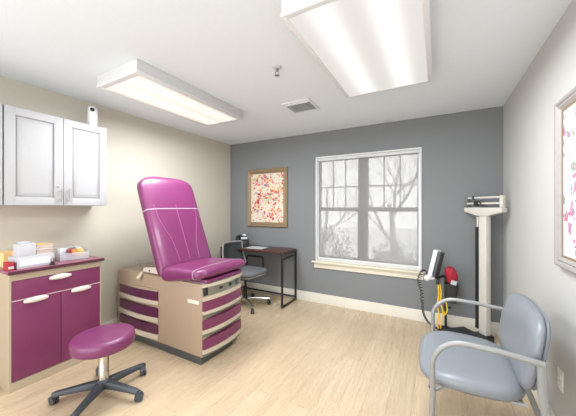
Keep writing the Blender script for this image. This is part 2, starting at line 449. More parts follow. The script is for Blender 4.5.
# ------------------------------------------------------------------ wall cabinets
def cab_door(parent, off, x, y0, y1, z0, z1, handle_y):
    """raised-panel door facing +x; x = outer face"""
    d = MB(); th = .02; sw = .062
    d.box(x-th, x, y0, y0+sw, z0, z1); d.box(x-th, x, y1-sw, y1, z0, z1)
    d.box(x-th, x, y0+sw, y1-sw, z1-sw, z1); d.box(x-th, x, y0+sw, y1-sw, z0, z0+sw)
    d.box(x-th, x-.013, y0+sw, y1-sw, z0+sw, z1-sw)
    def ring(i, xx): return [(xx, y0+sw+i, z0+sw+i), (xx, y1-sw-i, z0+sw+i), (xx, y1-sw-i, z1-sw-i), (xx, y0+sw+i, z1-sw-i)]
    d.loft([ring(.012, x-.0132), ring(.0125, x-.009), ring(.034, x-.0005), ring(.0345, x+.0005)])
    o = d.build('door', M_cab, parent, off, bevel=.002)
    h = MB(); za, zb = z0+.035, z0+.135
    h.tube([(x-.002, handle_y, za+.012), (x+.024, handle_y, za+.012)], .004, 8); h.tube([(x-.002, handle_y, zb-.012), (x+.024, handle_y, zb-.012)], .004, 8)
    h.tube([(x+.024, handle_y, za-.008), (x+.024, handle_y, zb+.008)], .005, 10)
    h.build('handle', M_steel, o, off)
    return o
cx = -2.845; z0c, z1c = 1.378, 2.14
t = thing('wall_cabinet', 'white two-door wall cabinet with raised panels, above the plum base cabinet', 'cabinet', (XL, 1.117, z0c)); O = tuple(t.location)
MB().box(XL+.001, cx-.021, .757, 1.482, z0c, z1c).build('body', M_cab, t, O, bevel=.002)
cab_door(t, O, cx, .759, 1.1265, z0c+.003, z1c-.003, 1.103)
dr = cab_door(t, O, cx, 1.1305, 1.480, z0c+.003, z1c-.003, 1.158)
MB().lathe([(.009,0),(.009,.006),(.006,.008),(0,.008)], (cx-.0005, 1.09, z0c+.165), 16, 'x').build('lock', M_steel, t, O)
t = thing('wall_cabinet', 'white wall cabinet cut off by the left edge of the photo', 'cabinet', (XL, .38, z0c)); O = tuple(t.location)
MB().box(XL+.001, cx-.021, .02, .752, z0c, z1c).build('body', M_cab, t, O, bevel=.002)
cab_door(t, O, cx, .022, .384, z0c+.003, z1c-.003, .361)
cab_door(t, O, cx, .388, .750, z0c+.003, z1c-.003, .411)

# small white device on top of the cabinet
t = thing('security_camera', 'small white upright camera with a black lens on top of the white wall cabinet', 'camera', (-2.93, 1.395, z1c+.0005))
MB().lathe([(0,0),(.034,0),(.038,.006),(.036,.03),(.041,.05),(.042,.165),(.036,.19),(.02,.20),(0,.202)], seg=28).build('body', M_white, t)
lz = MB(); d = Vector((.88, -.45, .05)).normalized()
lz.cyl(Vector((0,0,.158))+d*.034, Vector((0,0,.158))+d*.046, .019, .017); lz.build('lens', M_black, t)

# ------------------------------------------------------------------ plum base cabinet
BX, BY0, BY1, BZ = -2.735, .757, 1.378, .865
t = thing('base_cabinet', 'plum fronted beige base cabinet with one drawer and two doors, against the left wall', 'cabinet', ((XL+BX)/2, (BY0+BY1)/2, 0)); O = tuple(t.location)
bd = MB().box(XL+.016, BX-.018, BY0, BY1, 0, BZ)
bd.box(BX-.018, BX-.004, BY0, BY1, 0.0, .07); bd.box(BX-.018, BX-.002, BY0, BY1, 0.818, BZ); bd.box(BX-.018, BX-.004, BY0, BY0+.012, .07, 0.818); bd.box(BX-.018, BX-.004, BY1-.012, BY1, .07, 0.818)
bd.build('body', M_cabbody, t, O)
ct = MB().box(XL+.001, BX+.018, BY0-.012, BY1+.012, BZ+.004, BZ+.030).build('countertop', M_ptop, t, O, bevel=.004)
ce = MB().box(BX+.0175, BX+.0215, BY0-.013, BY1+.013, BZ+.003, BZ+.026); ce.box(XL+.001, BX+.0215, BY1+.0115, BY1+.0145, BZ+.003, BZ+.026)
ce.build('edge_band', M_edge, ct, O)
def hdl(mb, y, z, w_=.135):
    """curved ivory lip pull"""
    rings = []
    for i in range(13):
        s = -1+2*i/12; hgt = .021*(1-.55*s*s); dep = .022*(1-.75*s**4)
        rings.append([(BX-.001+a*dep, y+s*w_/2, z+b*hgt+.004*(1-s*s)) for a, b in ((0,-.9),(.6,-1),(1,-.5),(1,.35),(.55,1),(0,1))])
    mb.loft(rings); return mb
dw = MB().box(BX-.017, BX, BY0+.014, BY1-.014, .672, .815).build('drawer', M_plam, t, O, bevel=.0015)
hdl(MB(), 1.065, .79, .15).build('handle', M_handle, dw, O)
MB().box(BX-.017, BX-.001, BY0+.013, BY1-.013, .666, .671).build('divider_strip', M_handle, t, O)
for (ya, yb, hy) in ((BY0+.014, 1.066, .91), (1.070, BY1-.014, 1.215)):
    dd = MB().box(BX-.017, BX, ya, yb, .075, .665).build('door', M_plam, t, O, bevel=.0015)
    hdl(MB(), hy, .648, .15).build('handle', M_handle, dd, O)

# things on the base cabinet
CZ = BZ+.0305
def boxthing(name, label, cat, c, size, rz, m, lid=None, z=CZ):
    t = thing(name, label, cat, (c[0], c[1], z), rz)
    return t
t = thing('cardboard_carton', 'long white cardboard carton lying on the plum counter', 'box', (-2.84, .917, CZ), R(4))
MB().box(-.07, .07, -.116, .116, .0, .09).build('carton', M_paper, t, bevel=.003)
MB().box(.0702, .0708, -.10, .09, 0.02, .07).build('printed_panel', mat('pale_print', (214,216,224), .7, noise=.08, nscale=60), t)
t = thing('glove_box', 'small white box with a top flap standing on the long white carton', 'box', (-2.815, .866, CZ+.0905), R(6))
MB().box(-.045, .045, -.052, .052, 0, .095).build('carton', M_paper, t, bevel=.002)
MB().box(-.03, .03, -.035, .02, .0955, .112).build('tissue_tuft', M_paper, t, bevel=.004)
# pile of booklets right of it
zz = CZ+.0905
specs = [((226,180,130), .021, 'tan booklet at the bottom of the pile on the long carton', .0), ((196,92,70), .016, 'red-brown booklet second from the bottom of the pile on the carton', 2), ((236,206,140), .022, 'manila folder in the middle of the pile on the carton', -3), ((220,170,96), .018, 'ochre folder topmost of the pile on the carton', 3)]
for i, (c_, th, lb, a_) in enumerate(specs):
    t = thing('booklet', lb, 'booklet', (-2.84, .976, zz), R(a_), 'booklets piled on the white carton')
    MB().box(-.064, .064, -.052, .052, .0, .0015).box(-.064, .064, -.052, .052, th-.0015, th).box(-.064, -.062, -.052, .052, .0015, th-.0015).build('cover', mat('card_%d' % i, c_, .6, noise=.08), t)
    MB().box(-.061, .061, -.05, .05, .0016, th-.0016).build('pages', M_paper, t)
    zz += th+.0005
t = thing('binder_clip', 'black clip standing at the right end of the long white carton', 'clip', (-2.742, 1.012, CZ))
MB().prism([(-.016,0),(.016,0),(.005,.03),(-.005,.03)], -.012, .012, 'x').build('jaw', M_black, t, bevel=.001)
MB().tube([(0,-.006,.028),(0,-.009,.05),(0,0,.058),(0,.009,.05),(0,.006,.028)], .0025, 6).build('wire_lever', M_black, t)
t = thing('red_carton', 'small red box at the left end of the counter', 'box', (-2.80, .772, CZ), R(0))
MB().box(-.05, .045, -.018, .018, 0, .058).build('carton', M_red, t, bevel=.002)
MB().box(.0452, .0458, -.015, .015, .012, .03).build('label_band', M_paper, t)
t = thing('stacking_tray', 'tan paper tray lying behind the white carton against the wall', 'tray', (-3.02, .91, CZ))
tt = MB().box(-.08, .08, -.13, .13, 0, .005); tt.box(-.08, -.075, -.13, .13, .005, .11); tt.box(-.075, .08, -.13, -.125, .005, .11); tt.box(-.075, .08, .125, .13, .005, .11)
tt.build('shell', M_manila, t)
# clear bin of packets
BC = (-2.93, 1.225)
t = thing('clear_bin', 'clear plastic bin full of packets at the right end of the plum counter', 'bin', (BC[0], BC[1], CZ), R(-8))
bn = MB(); a, b, c, hh = .085, .105, .004, .10
bn.box(-a, a, -b, b, 0, c); bn.box(-a, -a+c, -b, b, c, hh); bn.box(a-c, a, -b, b, c, hh*.62); bn.box(-a+c, a-c, -b, -b+c, c, hh); bn.box(-a+c, a-c, b-c, b, c, hh)
bn.build('shell', M_clear, t)
pk = [((240,240,244), -.04, -.062, 'white sachet leaning at the left of the clear bin', 8), ((206,146,76), .045, .03, 'orange sachet lying across the front of the clear bin', 18), ((214,184,106), .045, .072, 'yellow sachet beside the orange one in the clear bin', 22), ((150,58,64), .02, -.01, 'red sachet behind the orange one in the clear bin', 10), ((222,222,230), .0, -.045, 'pale grey sachet in the middle of the clear bin', -8), ((206,210,200), -.045, .055, 'pale green sachet at the back of the clear bin', -6), ((120,112,124), -.04, .02, 'dark grey sachet at the back of the clear bin', 6)]
for i, (c_, dx, dy, lb, an) in enumerate(pk):
    Mx = Matrix.Rotation(R(-8), 3, 'Z') @ Vector((dx, dy, 0))
    t = thing('sachet', lb, 'packet', (BC[0]+Mx.x, BC[1]+Mx.y, CZ+.0055), R(-8), 'packets in the clear bin')
    p = MB(); RX = Matrix.Translation((0,0,.012)) @ Matrix.Rotation(R(an), 4, 'X')
    p.box(-.006, .006, -.024, .024, 0, .078, RX); 
    p.build('pouch', mat('sachet_%d' % i, c_, .5, noise=.08), t, bevel=.003)

# ------------------------------------------------------------------ rolling stool
def caster(parent, p, ang, off, wr=.029, m=M_castor, name='caster'):
    p = Vector(p); c, s_ = math.cos(ang), math.sin(ang)
    def W(a, b, z): return (p.x+a*c-b*s_, p.y+a*s_+b*c, z)
    k = MB(); k.cyl(W(0,0,wr*1.2), W(0,0,p.z), .007)
    k.tube([W(-.004,0,wr*2.15), W(.020,0,wr*2.0), W(.034,0,wr*1.4)], [.015,.017,.012], 10)
    o = k.build('caster', m, parent, off)
    for sd in (-.013, .013):
        wpt = [(wr*.5,-.008),(wr,-.007),(wr*1.0,.007),(wr*.5,.008)]
        n = 20; rings = []
        for r_, h_ in wpt:
            rings.append([W(.018+r_*math.cos(2*math.pi*i/n), sd+h_, wr+r_*math.sin(2*math.pi*i/n)) for i in range(n)])
        MB().loft(rings).build('wheel', m, o, off)
    return o
SX, SY = -2.13, 1.088
t = thing('rolling_stool', 'round magenta rolling stool on a black five-star base beside the plum cabinet', 'stool', (SX, SY, 0)); O = (0,0,0)
st = MB(); r0 = .199; zt = .444
st.lathe([(0,zt-.092),(r0-.02,zt-.092),(r0-.006,zt-.086),(r0,zt-.072),(r0+.002,zt-.04),(r0-.001,zt-.016),(r0-.010,zt-.005),(r0-.026,zt+.001),(r0-.06,zt+.004),(0,zt+.005)], seg=56)
seat = st.build('seat', M_pvinyl, t, ang=60)
MB().lathe([(r0-.011,zt-.0075),(r0-.0025,zt-.0115),(r0-.001,zt-.0165),(r0-.012,zt-.012)], seg=56).build('piping', M_pvinyl, seat)
MB().lathe([(0,zt-.106),(.085,zt-.106),(.09,zt-.0925),(0,zt-.0925)], seg=24).build('seat_plate', M_black, t)
MB().lathe([(0,.10),(.033,.10),(.033,.19),(.032,.192),(.032,.31),(.038,.312),(.038,.342),(.0,.342)], seg=28).build('gas_column', mat('polished_steel', (200,197,190), .2, metal=1), t)
MB().lathe([(0,.060),(.045,.060),(.052,.075),(.05,.105),(.036,.118),(0,.118)], seg=24).build('hub', M_castor, t)
for k in range(5):
    a = R(-130+72*k); c, s_ = math.cos(a), math.sin(a)
    lg = MB()
    rings = []
    for (rr, hw, zb, ztp) in ((.03,.030,.062,.108),(.12,.024,.062,.104),(.22,.021,.062,.094),(.285,.021,.060,.088),(.305,.016,.062,.082)):
        rings.append([(rr*c-u*s_, rr*s_+u*c, z) for u, z in ((-hw,zb),(hw,zb),(hw,ztp-.014),(hw*.62,ztp),(-hw*.62,ztp),(-hw,ztp-.014))])
    lg.loft(rings); lg.build('base_arm', M_castor, t, bevel=.002)
    caster(t, (.285*c, .285*s_, .066), a+rnd.uniform(-2.2,2.2), (0,0,0))

# ------------------------------------------------------------------ exam table
TY = 1.945
t = thing('exam_table', 'magenta reclining medical exam table on a tan drawer base', 'exam table', (-2.36, TY, 0)); O = tuple(t.location)
MB().box(-3.02, -1.765, 1.682, 2.205, .072, .700).build('body', M_tan, t, O, bevel=.006)
MB().box(-2.955, -1.783, 1.690, 2.10, 0, .0715).build('kick_base', M_kick, t, O, bevel=.003)
def bow(c0, c1, base, sag, th, z0, z1, axis, n=14, out=1):
    """panel whose face bulges along its length; axis 'x': long side along x facing -y, axis 'y': along y facing +x"""
    mb = MB(); rings = []
    for i in range(n+1):
        s = i/n; u = c0+(c1-c0)*s; b_ = sag*(1-(2*s-1)**2)
        inner = base; outer = base+out*(th+b_)
        if axis == 'y': rings.append([(inner,u,z0),(outer,u,z0),(outer,u,z1),(inner,u,z1)])
        else: rings.append([(u,inner,z0),(u,outer,z0),(u,outer,z1),(u,inner,z1)])
    return mb.loft(rings)
EX = -1.7645
trim = [(.553,.587),(.395,.402),(.388,.395),(.228,.240),(.22,.228)]
for (za, zb, zl) in ((.467,.553,.424),(.306,.389,.258),(.136,.221,.085)):
    d = bow(1.688, 2.198, EX, .034, .012, za, zb, 'y').build('end_drawer', M_plam, t, O)
    bow(1.688, 2.198, EX, .040, .015, zl+.014, za-.001, 'y').build('drawer_lip', M_cream, d, O)
    bow(1.69, 2.196, EX, .026, .006, zl-.012, zl+.0135, 'y').build('finger_groove', M_groove, d, O)
bow(1.686, 2.2, EX, .034, .012, .554, .590, 'y').build('front_trim', M_cream, t, O)
cp = bow(1.70, 2.186, EX, .030, .005, .591, .672, 'y').build('control_panel', M_steel, t, O)
MB().box(-1.769, -1.745, 1.70, 1.735, .60, .665).build('socket', M_black, cp, O, bevel=.003)
MB().box(-1.765, -1.723, 1.99, 2.02, .618, .646).build('socket', M_black, cp, O, bevel=.003)
MB().box(-1.765, -1.728, 2.10, 2.13, .61, .655).build('socket', M_darkgrey, cp, O, bevel=.003)
MB().box(-1.765, -1.722, 1.86, 1.90, .625, .640).build('switch', M_black, cp, O, bevel=.003)
bow(1.684, 2.203, EX, .042, .018, .673, .7005, 'y').build('top_trim', M_cream, t, O)
SYN = 1.6815
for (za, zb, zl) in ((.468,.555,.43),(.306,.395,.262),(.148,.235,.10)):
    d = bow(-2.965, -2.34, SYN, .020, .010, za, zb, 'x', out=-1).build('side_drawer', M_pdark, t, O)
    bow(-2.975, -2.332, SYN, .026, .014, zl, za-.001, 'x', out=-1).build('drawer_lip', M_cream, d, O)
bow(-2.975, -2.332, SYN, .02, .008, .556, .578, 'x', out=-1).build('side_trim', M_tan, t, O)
MB().box(-1.935, -1.80, 1.678, 1.6825, .522, .553).build('label_plate', M_label, t, O, bevel=.001)

# upholstery
def ring_pts(c, wy, ht, nrm, n=44, pw=4.2):
    """superellipse section: width along y, thickness along nrm (in x,z)"""
    out = []
    for k in range(n):
        a = 2*math.pi*k/n; ca, sa = math.cos(a), math.sin(a)
        u = math.copysign(abs(ca)**(2/pw), ca)*wy; v = math.copysign(abs(sa)**(2/pw), sa)*ht
        out.append((c[0]+nrm[0]*v, TY+u, c[1]+nrm[1]*v))
    return out
BD = Vector((-.365, .931)); BD.normalize(); BN = Vector((BD.y, -BD.x))   # along the back, and its front normal
P0 = Vector((-2.235, .735)); BL = 1.02
def back_sec(s, grow=1.0):
    top = max(0, (s-(BL-.17))/.17); bot = max(0, (.07-s)/.07)
    wf = (1-top**3.2)**(1/2.6) if top < 1 else 0
    wf = max(wf, .45)
    hf = (1-top**4)**.5 if top < .999 else .12
    hf *= (1-.5*bot**2)
    taper = .325 - .022*max(0, (.55-s)/.55)*0 
    dish = 0
    c = P0+BD*s
    return c, taper*wf*grow, max(.066*hf, .012)*grow
bk = MB(); n = 46
bk.loft([ring_pts(*back_sec(BL*i/n), BN) for i in range(n+1)])
back = bk.build('backrest', M_pvinyl, t, O, ang=60)
bb = MB(); s0 = .635
rg = []
for s_, g in ((s0-.006,1.0),(s0-.006,1.016),(s0+.006,1.016),(s0+.006,1.0)):
    c, w_, h_ = back_sec(s_); rg.append(ring_pts(c, w_+(.004 if g > 1 else -.002), h_+(.004 if g > 1 else -.002), BN))
bb.loft(rg, cap=False); bb.build('headrest_band', M_pseam, back, O)
def seam(pts, name='seam'):
    mb = MB(); q = []
    for s_, u in smooth_path([(a, b, 0) for a, b in pts], 6) and [(v.x, v.y) for v in smooth_path([(a, b, 0) for a, b in pts], 6)]:
        c, w_, h_ = back_sec(s_); x = min(.98, abs(u)/w_)
        hh = h_*(1-x**4.2)**(1/4.2)
        p = c+BN*(hh-.0012); q.append((p.x, TY+u, p.y))
    mb.tube(q, .0036, 6); return mb
M_seam = mat('highlit_plum_seam', (150,78,128), .4)  # lighter pink than the vinyl, highlights along the seams painted in
for pts in ([(.685,-.25),(.5,-.225),(.3,-.15),(.09,-.12)], [(.685,0),(.4,.0),(.09,.0)], [(.685,.25),(.5,.225),(.3,.15),(.09,.12)]):
    seam(pts).build('seam', M_seam, back, O)
# seat
XS0, XS1 = -2.205, -1.705
def seat_sec(s):
    x = XS0+(XS1-XS0)*s; L_ = XS1-XS0
    fr = max(0, (s-(1-.10/L_))/(.10/L_)); bk_ = max(0, (.05/L_-s)/(.05/L_))
    wf = (1-fr**3)**(1/3) if fr < .999 else .3
    wf = max(wf, .82); hf = max((1-fr**3)**(1/2.2) if fr < .999 else .15, .25)*(1-.15*bk_**2)
    zc = .741+.055*s
    return (x, zc), .328*wf, (.080-.036*s)*hf
n = 36; sn = Vector((-.065, 1)).normalized()
se = MB().loft([ring_pts(*seat_sec(i/n), sn) for i in range(n+1)]).build('seat', M_pvinyl, t, O, ang=60)
rg = []; s0 = .80
for s_, g in ((s0-.010,-.002),(s0-.010,.003),(s0+.010,.003),(s0+.010,-.002)):
    c, w_, h_ = seat_sec(s_); rg.append(ring_pts(c, w_+g, h_+g, sn))
MB().loft(rg, cap=False).build('seat_band', M_pseam, se, O)
# pull-out foot cushion under the seat front, its tray
MB().box(-2.2, -1.745, 1.70, 2.19, .7008, .708).build('footrest_tray', M_steel, t, O, bevel=.002)
MB().prism([(x_, y_) for x_, y_ in rrect(.42, .49, .03, 4, -1.935, TY)], .7085, .736, 'z').build('foot_cushion', M_pvinyl, t, O, bevel=.004)
# bracket, rod and lever at the head end
MB().prism([(-2.62,.713),(-2.36,.713),(-2.30,.76),(-2.40,.775),(-2.60,.755)], 1.70, 1.735, 'y').build('hinge_bracket', M_handle, t, O, bevel=.004)
MB().tube([(-2.60,1.69,.74),(-2.60,1.66,.795),(-2.42,1.66,.80),(-2.30,1.69,.795)], .006, 8).build('paper_rod', M_steel, t, O)
MB().cyl((-2.585,1.682,.715), (-2.60,1.645,.655), .017, .02, 16).build('release_lever', M_cream, t, O)
MB().lathe([(0,0),(.009,0),(.009,.006),(0,.006)], (-2.5, 1.694, .735), 14, 'y').build('bolt', M_black, t, O)

# ------------------------------------------------------------------ desk
DX0, DX1, DY0, DY1, DZ = -2.925, -1.822, 3.165, 3.585, .755
t = thing('desk', 'narrow brown writing desk on black metal frames under the small painting', 'desk', ((DX0+DX1)/2, (DY0+DY1)/2, 0)); O = tuple(t.location)
MB().box(DX0+.0, DX1-.0, DY0-.004, DY1+.004, DZ-.022, DZ).build('tabletop', M_desk, t, O, bevel=.002)
for x in (DX0, DX1-.024):
    q = MB(); e = .024
    q.box(x, x+e, DY0, DY0+e, 0, DZ-.0225); q.box(x, x+e, DY1-e, DY1, 0, DZ-.0225)
    q.box(x, x+e, DY0+e, DY1-e, 0, e); q.box(x+.002, x+e-.002, DY0+e, DY1-e, DZ-.105, DZ-.085); q.box(x, x+e, DY0+e, DY1-e, DZ-.046, DZ-.0225)
    q.build('end_frame', M_blackmetal, t, O, bevel=.002)
MB().box(DX0+.0245, DX1-.0245, DY1-.022, DY1-.002, .036, .056).build('back_rail', M_blackmetal, t, O, bevel=.002)
MB().box(DX0+.0245, DX1-.0245, DY1-.022, DY1-.002, DZ-.05, DZ-.023).build('top_rail', M_blackmetal, t, O, bevel=.002)
# phone
t = thing('desk_phone', 'black desk telephone with handset at the left of the brown desk', 'telephone', (-2.70, 3.40, DZ+.0005), R(28))
MB().prism([(-.10,0),(.10,0),(.10,.085),(.075,.10),(-.10,.022)], -.095, .095, 'x').build('base', M_black, t, bevel=.006)
MB().box(-.02, .085, -.06, .02, .0, .006, Matrix.Translation((0, .0, .068)) @ Matrix.Rotation(R(24), 4, 'X')).build('keypad', M_darkgrey, t, bevel=.002)
MB().box(-.02, .08, .02, .06, 0, .012, Matrix.Translation((0, .02, .086)) @ Matrix.Rotation(R(40), 4, 'X')).build('display', M_lgrey, t, bevel=.002)
hs = MB()
hs.tube(smooth_path([(-.068,-.085,.062),(-.068,-.05,.105),(-.068,.02,.150),(-.068,.07,.155),(-.068,.10,.145)], 5), .017, 10, flat=(.8,1.2))
hs.ball((-.068,-.088,.062), .031, 14, (1,1,.9)); hs.ball((-.068,.10,.135), .031, 14, (1,1,.9))
hs.build('handset', M_black, t)
MB().box(-.06, .06, .075, .09, .09, .175).build('rear_stand', M_black, t, bevel=.006)
MB().ball((.03, .06, .165), .028, 14, (1.2,.6,.7)).build('lamp_lens', M_lgrey, t)
MB().tube(smooth_path([(-.068,-.11,.055),(-.12,-.13,.02),(-.15,-.06,.006),(-.13,.05,.006),(-.10,.06,.02)], 6), .005, 6).build('cord', M_black, t)
t = thing('paper_sheet', 'white sheet of paper lying on the brown desk', 'paper', (-2.375, 3.36, DZ+.0005), R(4))
MB().box(-.14, .14, -.108, .108, 0, .006).build('page', M_paper, t)

# ------------------------------------------------------------------ task chair (faces +x)
t = thing('task_chair', 'grey mesh-back office chair on a chrome star base at the brown desk', 'office chair', (-2.345, 3.035, 0), R(-3))
sp = MB(); rings = []
for (z_, g) in ((.445,.90),(.452,.97),(.47,1.0),(.492,.98),(.503,.90),(.506,.7)):
    rings.append([(x_*g+.03, y_*g, z_+.012*max(0,1-(x_/.26)**2)*0) for x_, y_ in rrect(.47, .47, .11, 6)])
sp.loft(rings); sp.build('seat', M_fabric, t, ang=60)
MB().prism(rrect(.40, .40, .06, 5, .02, 0), .425, .4445, 'z').build('seat_pan', M_lgrey, t, bevel=.004)
# back: light frame ring with mesh
def backpt(u, v):   # u across (-1..1), v 0..1 up
    return (-.225-.06*v+.05*(u*u)-.02*math.sin(v*3.14), u*.215*(1-.12*v*v), 0.55+.31*v)
ringp = []
N_ = 10
for i in range(N_): ringp.append(backpt(-1+2*i/N_, 0))
for i in range(N_): ringp.append(backpt(1, i/N_))
for i in range(N_): ringp.append(backpt(1-2*i/N_, 1))
for i in range(N_): ringp.append(backpt(-1, 1-i/N_))
bf = MB().tube(ringp, .012, 8, closed=True).build('back_frame', M_gframe, t)
ms = MB(); g = [[Vector(backpt(-1+2*i/10, j/10)) for i in range(11)] for j in range(11)]
front = [[ms.bm.verts.new(p+Vector((.003,0,0))) for p in r_] for r_ in g]; rear = [[ms.bm.verts.new(p-Vector((.003,0,0))) for p in r_] for r_ in g]
for j in range(10):
    for i in range(10):
        ms.face([front[j][i],front[j][i+1],front[j+1][i+1],front[j+1][i]]); ms.face([rear[j][i],rear[j+1][i],rear[j+1][i+1],rear[j][i+1]])
ms.build('back_mesh', M_mesh, bf)
MB().tube(smooth_path([(-.05,0,.425),(-.2,0,.42),(-.265,0,.48),(-.25,0,.60)], 6), .018, 10, flat=(.6,1.6)).build('back_support', M_black, t)
for s_ in (-1, 1):
    y = s_*.285
    q = [(-.22,s_*.21,.438),(-.22,y,.45),(-.215,y,.61),(-.195,y,.632),(.065,y,.632),(.09,y,.61),(.09,y,.45),(.08,s_*.21,.438)]
    MB().tube(q, .014, 8).build('armrest', M_black, t)
MB().lathe([(0,.395),(.06,.395),(.06,.424),(0,.424)], seg=20).build('tilt_mechanism', M_black, t)
MB().lathe([(0,.09),(.026,.09),(.026,.26),(.017,.262),(.017,.396),(0,.396)], seg=20).build('gas_column', M_black, t)
MB().lathe([(0,.07),(.04,.07),(.042,.11),(0,.115)], seg=20).build('hub', M_chrome, t)
for k in range(5):
    a = R(-33+72*k); c, s_ = math.cos(a), math.sin(a)
    MB().tube([(.03*c,.03*s_,.098),(.17*c,.17*s_,.095),(.335*c,.335*s_,.078)], [.02,.017,.013], 10).build('base_arm', M_chrome, t)
    caster(t, (.325*c, .325*s_, .075), a+rnd.uniform(-1.5,1.5), (0,0,0), .026, M_black)

# ------------------------------------------------------------------ paintings
A1 = art_mat('abstract_dabs', (212,205,186), [(206,60,60),(226,120,70),(214,90,110),(236,180,170),(150,160,160),(232,190,110),(190,40,70),(190,176,120),(120,110,120),(224,150,150)], .42, 26)
A2 = art_mat('blossom_dabs', (222,220,221), [(206,140,172),(226,190,206),(160,130,152),(216,216,216),(144,156,144),(204,110,140),(232,206,214)], .40, 20)
def picture(name, label, loc, rz, w_, h_, fw, m_out, m_in, art):
    """hangs on the wall; local x = width, -y = out of the wall, z up from its base"""
    t = thing(name, label, 'painting', loc, rz)
    fr = MB(); prof = [(0,0),(0,.022),(.010,.032),(.022,.030),(fw*.55,.022),(fw*.72,.026),(fw,.014),(fw,0)]
    def rect(i): return [(-w_/2+i, 0+i), (w_/2-i, 0+i), (w_/2-i, h_-i), (-w_/2+i, h_-i)]
    rings = []
    for cidx in range(4):
        rings.append([(rect(i)[cidx][0], -d_-.001, rect(i)[cidx][1]) for i, d_ in prof])
    fr.loft(rings, closed=True); fo = fr.build('frame', m_out, t, ang=25)
    li = MB(); a, b_ = fw, fw+.012
    li.box(-w_/2+a, w_/2-a, -.014, -.004, a, b_); li.box(-w_/2+a, w_/2-a, -.014, -.004, h_-b_, h_-a); li.box(-w_/2+a, -w_/2+b_, -.014, -.004, b_, h_-b_); li.box(w_/2-b_, w_/2-a, -.014, -.004, b_, h_-b_)
    li.build('liner', m_in, fo)
    MB().box(-w_/2+b_, w_/2-b_, -.010, -.004, b_, h_-b_).build('canvas', art, t)
    return t
picture('framed_painting', 'gilt framed abstract painting with red and orange dabs on the grey wall', (-2.366, YB, 1.055), 0, .755, .92, .062, M_gold, M_tanin, A1)
picture('framed_painting', 'silver framed painting with pink and violet dabs on the right white wall', (XR, 1.715, 1.035), R(-90), .755, .92, .055, M_silver, M_tanin, A2)

# wall outlet
t = thing('wall_outlet', 'white electrical outlet low on the right wall behind the guest chair', 'outlet', (XR, 2.09, .33), R(-90))
MB().box(-.036, .036, -.006, -.0005, 0, .116).build('cover_plate', M_plate, t, bevel=.003)
for z_ in (.022, .064):
    s_ = MB().prism(rrect(.034, .030, .009, 4, 0, z_+.015), -.0085, -.006, 'y').build('socket', M_white, t)

# ------------------------------------------------------------------ physician scale, turned to face the room
SCX, SCY, SA = .425, 3.415, R(-50)
t = thing('physician_scale', 'tall cream balance-beam weighing scale in the right corner', 'scale', (SCX, SCY, 0), SA)
MB().box(-.19, .19, -.37, -.062, .0, .062).box(-.07, .07, -.062, .05, 0, .062).build('platform', M_blackmetal, t, bevel=.006)
MB().box(-.175, .175, -.355, -.075, .0625, .072).build('rubber_mat', M_mat, t, bevel=.003)
MB().box(-.036, .050, -.030, .030, .0625, 1.275).build('column', M_scale, t, bevel=.008)
MB().prism([(-.215,1.362),(.215,1.362),(.215,1.320),(.06,1.276),(-.06,1.276),(-.215,1.318)], -.032, .032, 'y').build('beam_housing', M_scale, t, bevel=.004)
MB().box(0.178, .212, -.018, .018, 1.3625, 1.478).build('beam_post', M_scale, t, bevel=.006)
MB().box(-.212, -.196, -.016, .016, 1.3625, 1.476).build('beam_end_stop', M_steel, t, bevel=.003)
MB().box(-.196, .1775, -.005, .005, 1.456, 1.474).build('upper_beam', M_scale, t, bevel=.002)
MB().box(-.196, .1775, -.014, .002, 1.396, 1.414).build('lower_beam', M_scale, t, bevel=.002)
MB().box(-.10, -.055, -.026, .026, 1.378, 1.432).build('poise_weight', M_black, t, bevel=.004)
MB().box(-.035, -.015, -.022, .022, 1.38, 1.428).build('poise_weight', M_darkgrey, t, bevel=.004)
MB().box(-.135, -.115, -.015, .015, 1.443, 1.484).build('small_poise', M_darkgrey, t, bevel=.003)
MB().box(-.076, -.044, -.030, .006, .10, 1.16).box(-.044, -.036, -.012, .0, .22, .26).box(-.044, -.036, -.012, .0, .80, .84).build('height_rod', M_black, t, bevel=.002)
MB().box(-.068, -.050, -.022, -.002, 1.1605, 1.267).build('rod_tip', M_scale, t, bevel=.002)

# ------------------------------------------------------------------ vital-signs stand
VX, VY = .085, 3.495
t = thing('vital_signs_stand', 'black rolling pole stand with a tilted white monitor and coiled cord, beside the scale', 'medical stand', (VX, VY, 0))
MB().lathe([(0,0),(.088,0),(.09,.012),(.05,.026),(.016,.04),(0,.04)], seg=28).build('stand_base', M_black, t)
MB().cyl((0,0,.0405), (0,0,.60), .013).build('pole', M_black, t)
MB().cyl((0,0,.235), (0,0,.275), .02).box(.0,.055,-.008,.008,.243,.262).build('clamp', M_black, t)
MX = Matrix.Translation((-.128, -.10, .60)) @ Matrix.Rotation(R(12), 4, 'Y') @ Matrix.Rotation(R(-22), 4, 'Z')
mh = MB().box(-.034, .012, -.06, .06, .0, .30, MX).build('monitor', M_white, t, bevel=.008)
MB().box(0.0125, .045, -.057, .057, .012, .285, MX).build('monitor_back', M_darkgrey, mh, bevel=.006)
MB().box(-.0365, -.0345, -.05, .05, .09, .27, MX).build('screen', M_black, mh)
MB().tube([(0,0,.59),(-.03,-.03,.60),(-.07,-.06,.585),(-.095,-.085,.598)], .015, 8).build('monitor_arm', M_black, t)
MB().ball((-.178,-.13,.585), .036, 16).cyl((-.178,-.13,.585), (-.11,-.12,.59), .02).build('probe_holder', M_white, t)
MB().box(-.095,-.06,-.15,-.115,.53,.585).build('cable_connector', M_black, t, bevel=.004)
# basket
bq = MB()
rb = lambda w_, d_, z_: [(x_, y_, z_) for x_, y_ in rrect(w_, d_, .015, 3, .055, -.05)]
bq.loft([rb(.09,.07,.33), rb(.12,.09,.535), rb(.11,.08,.535), rb(.082,.062,.338)]).build('basket', M_black, t)
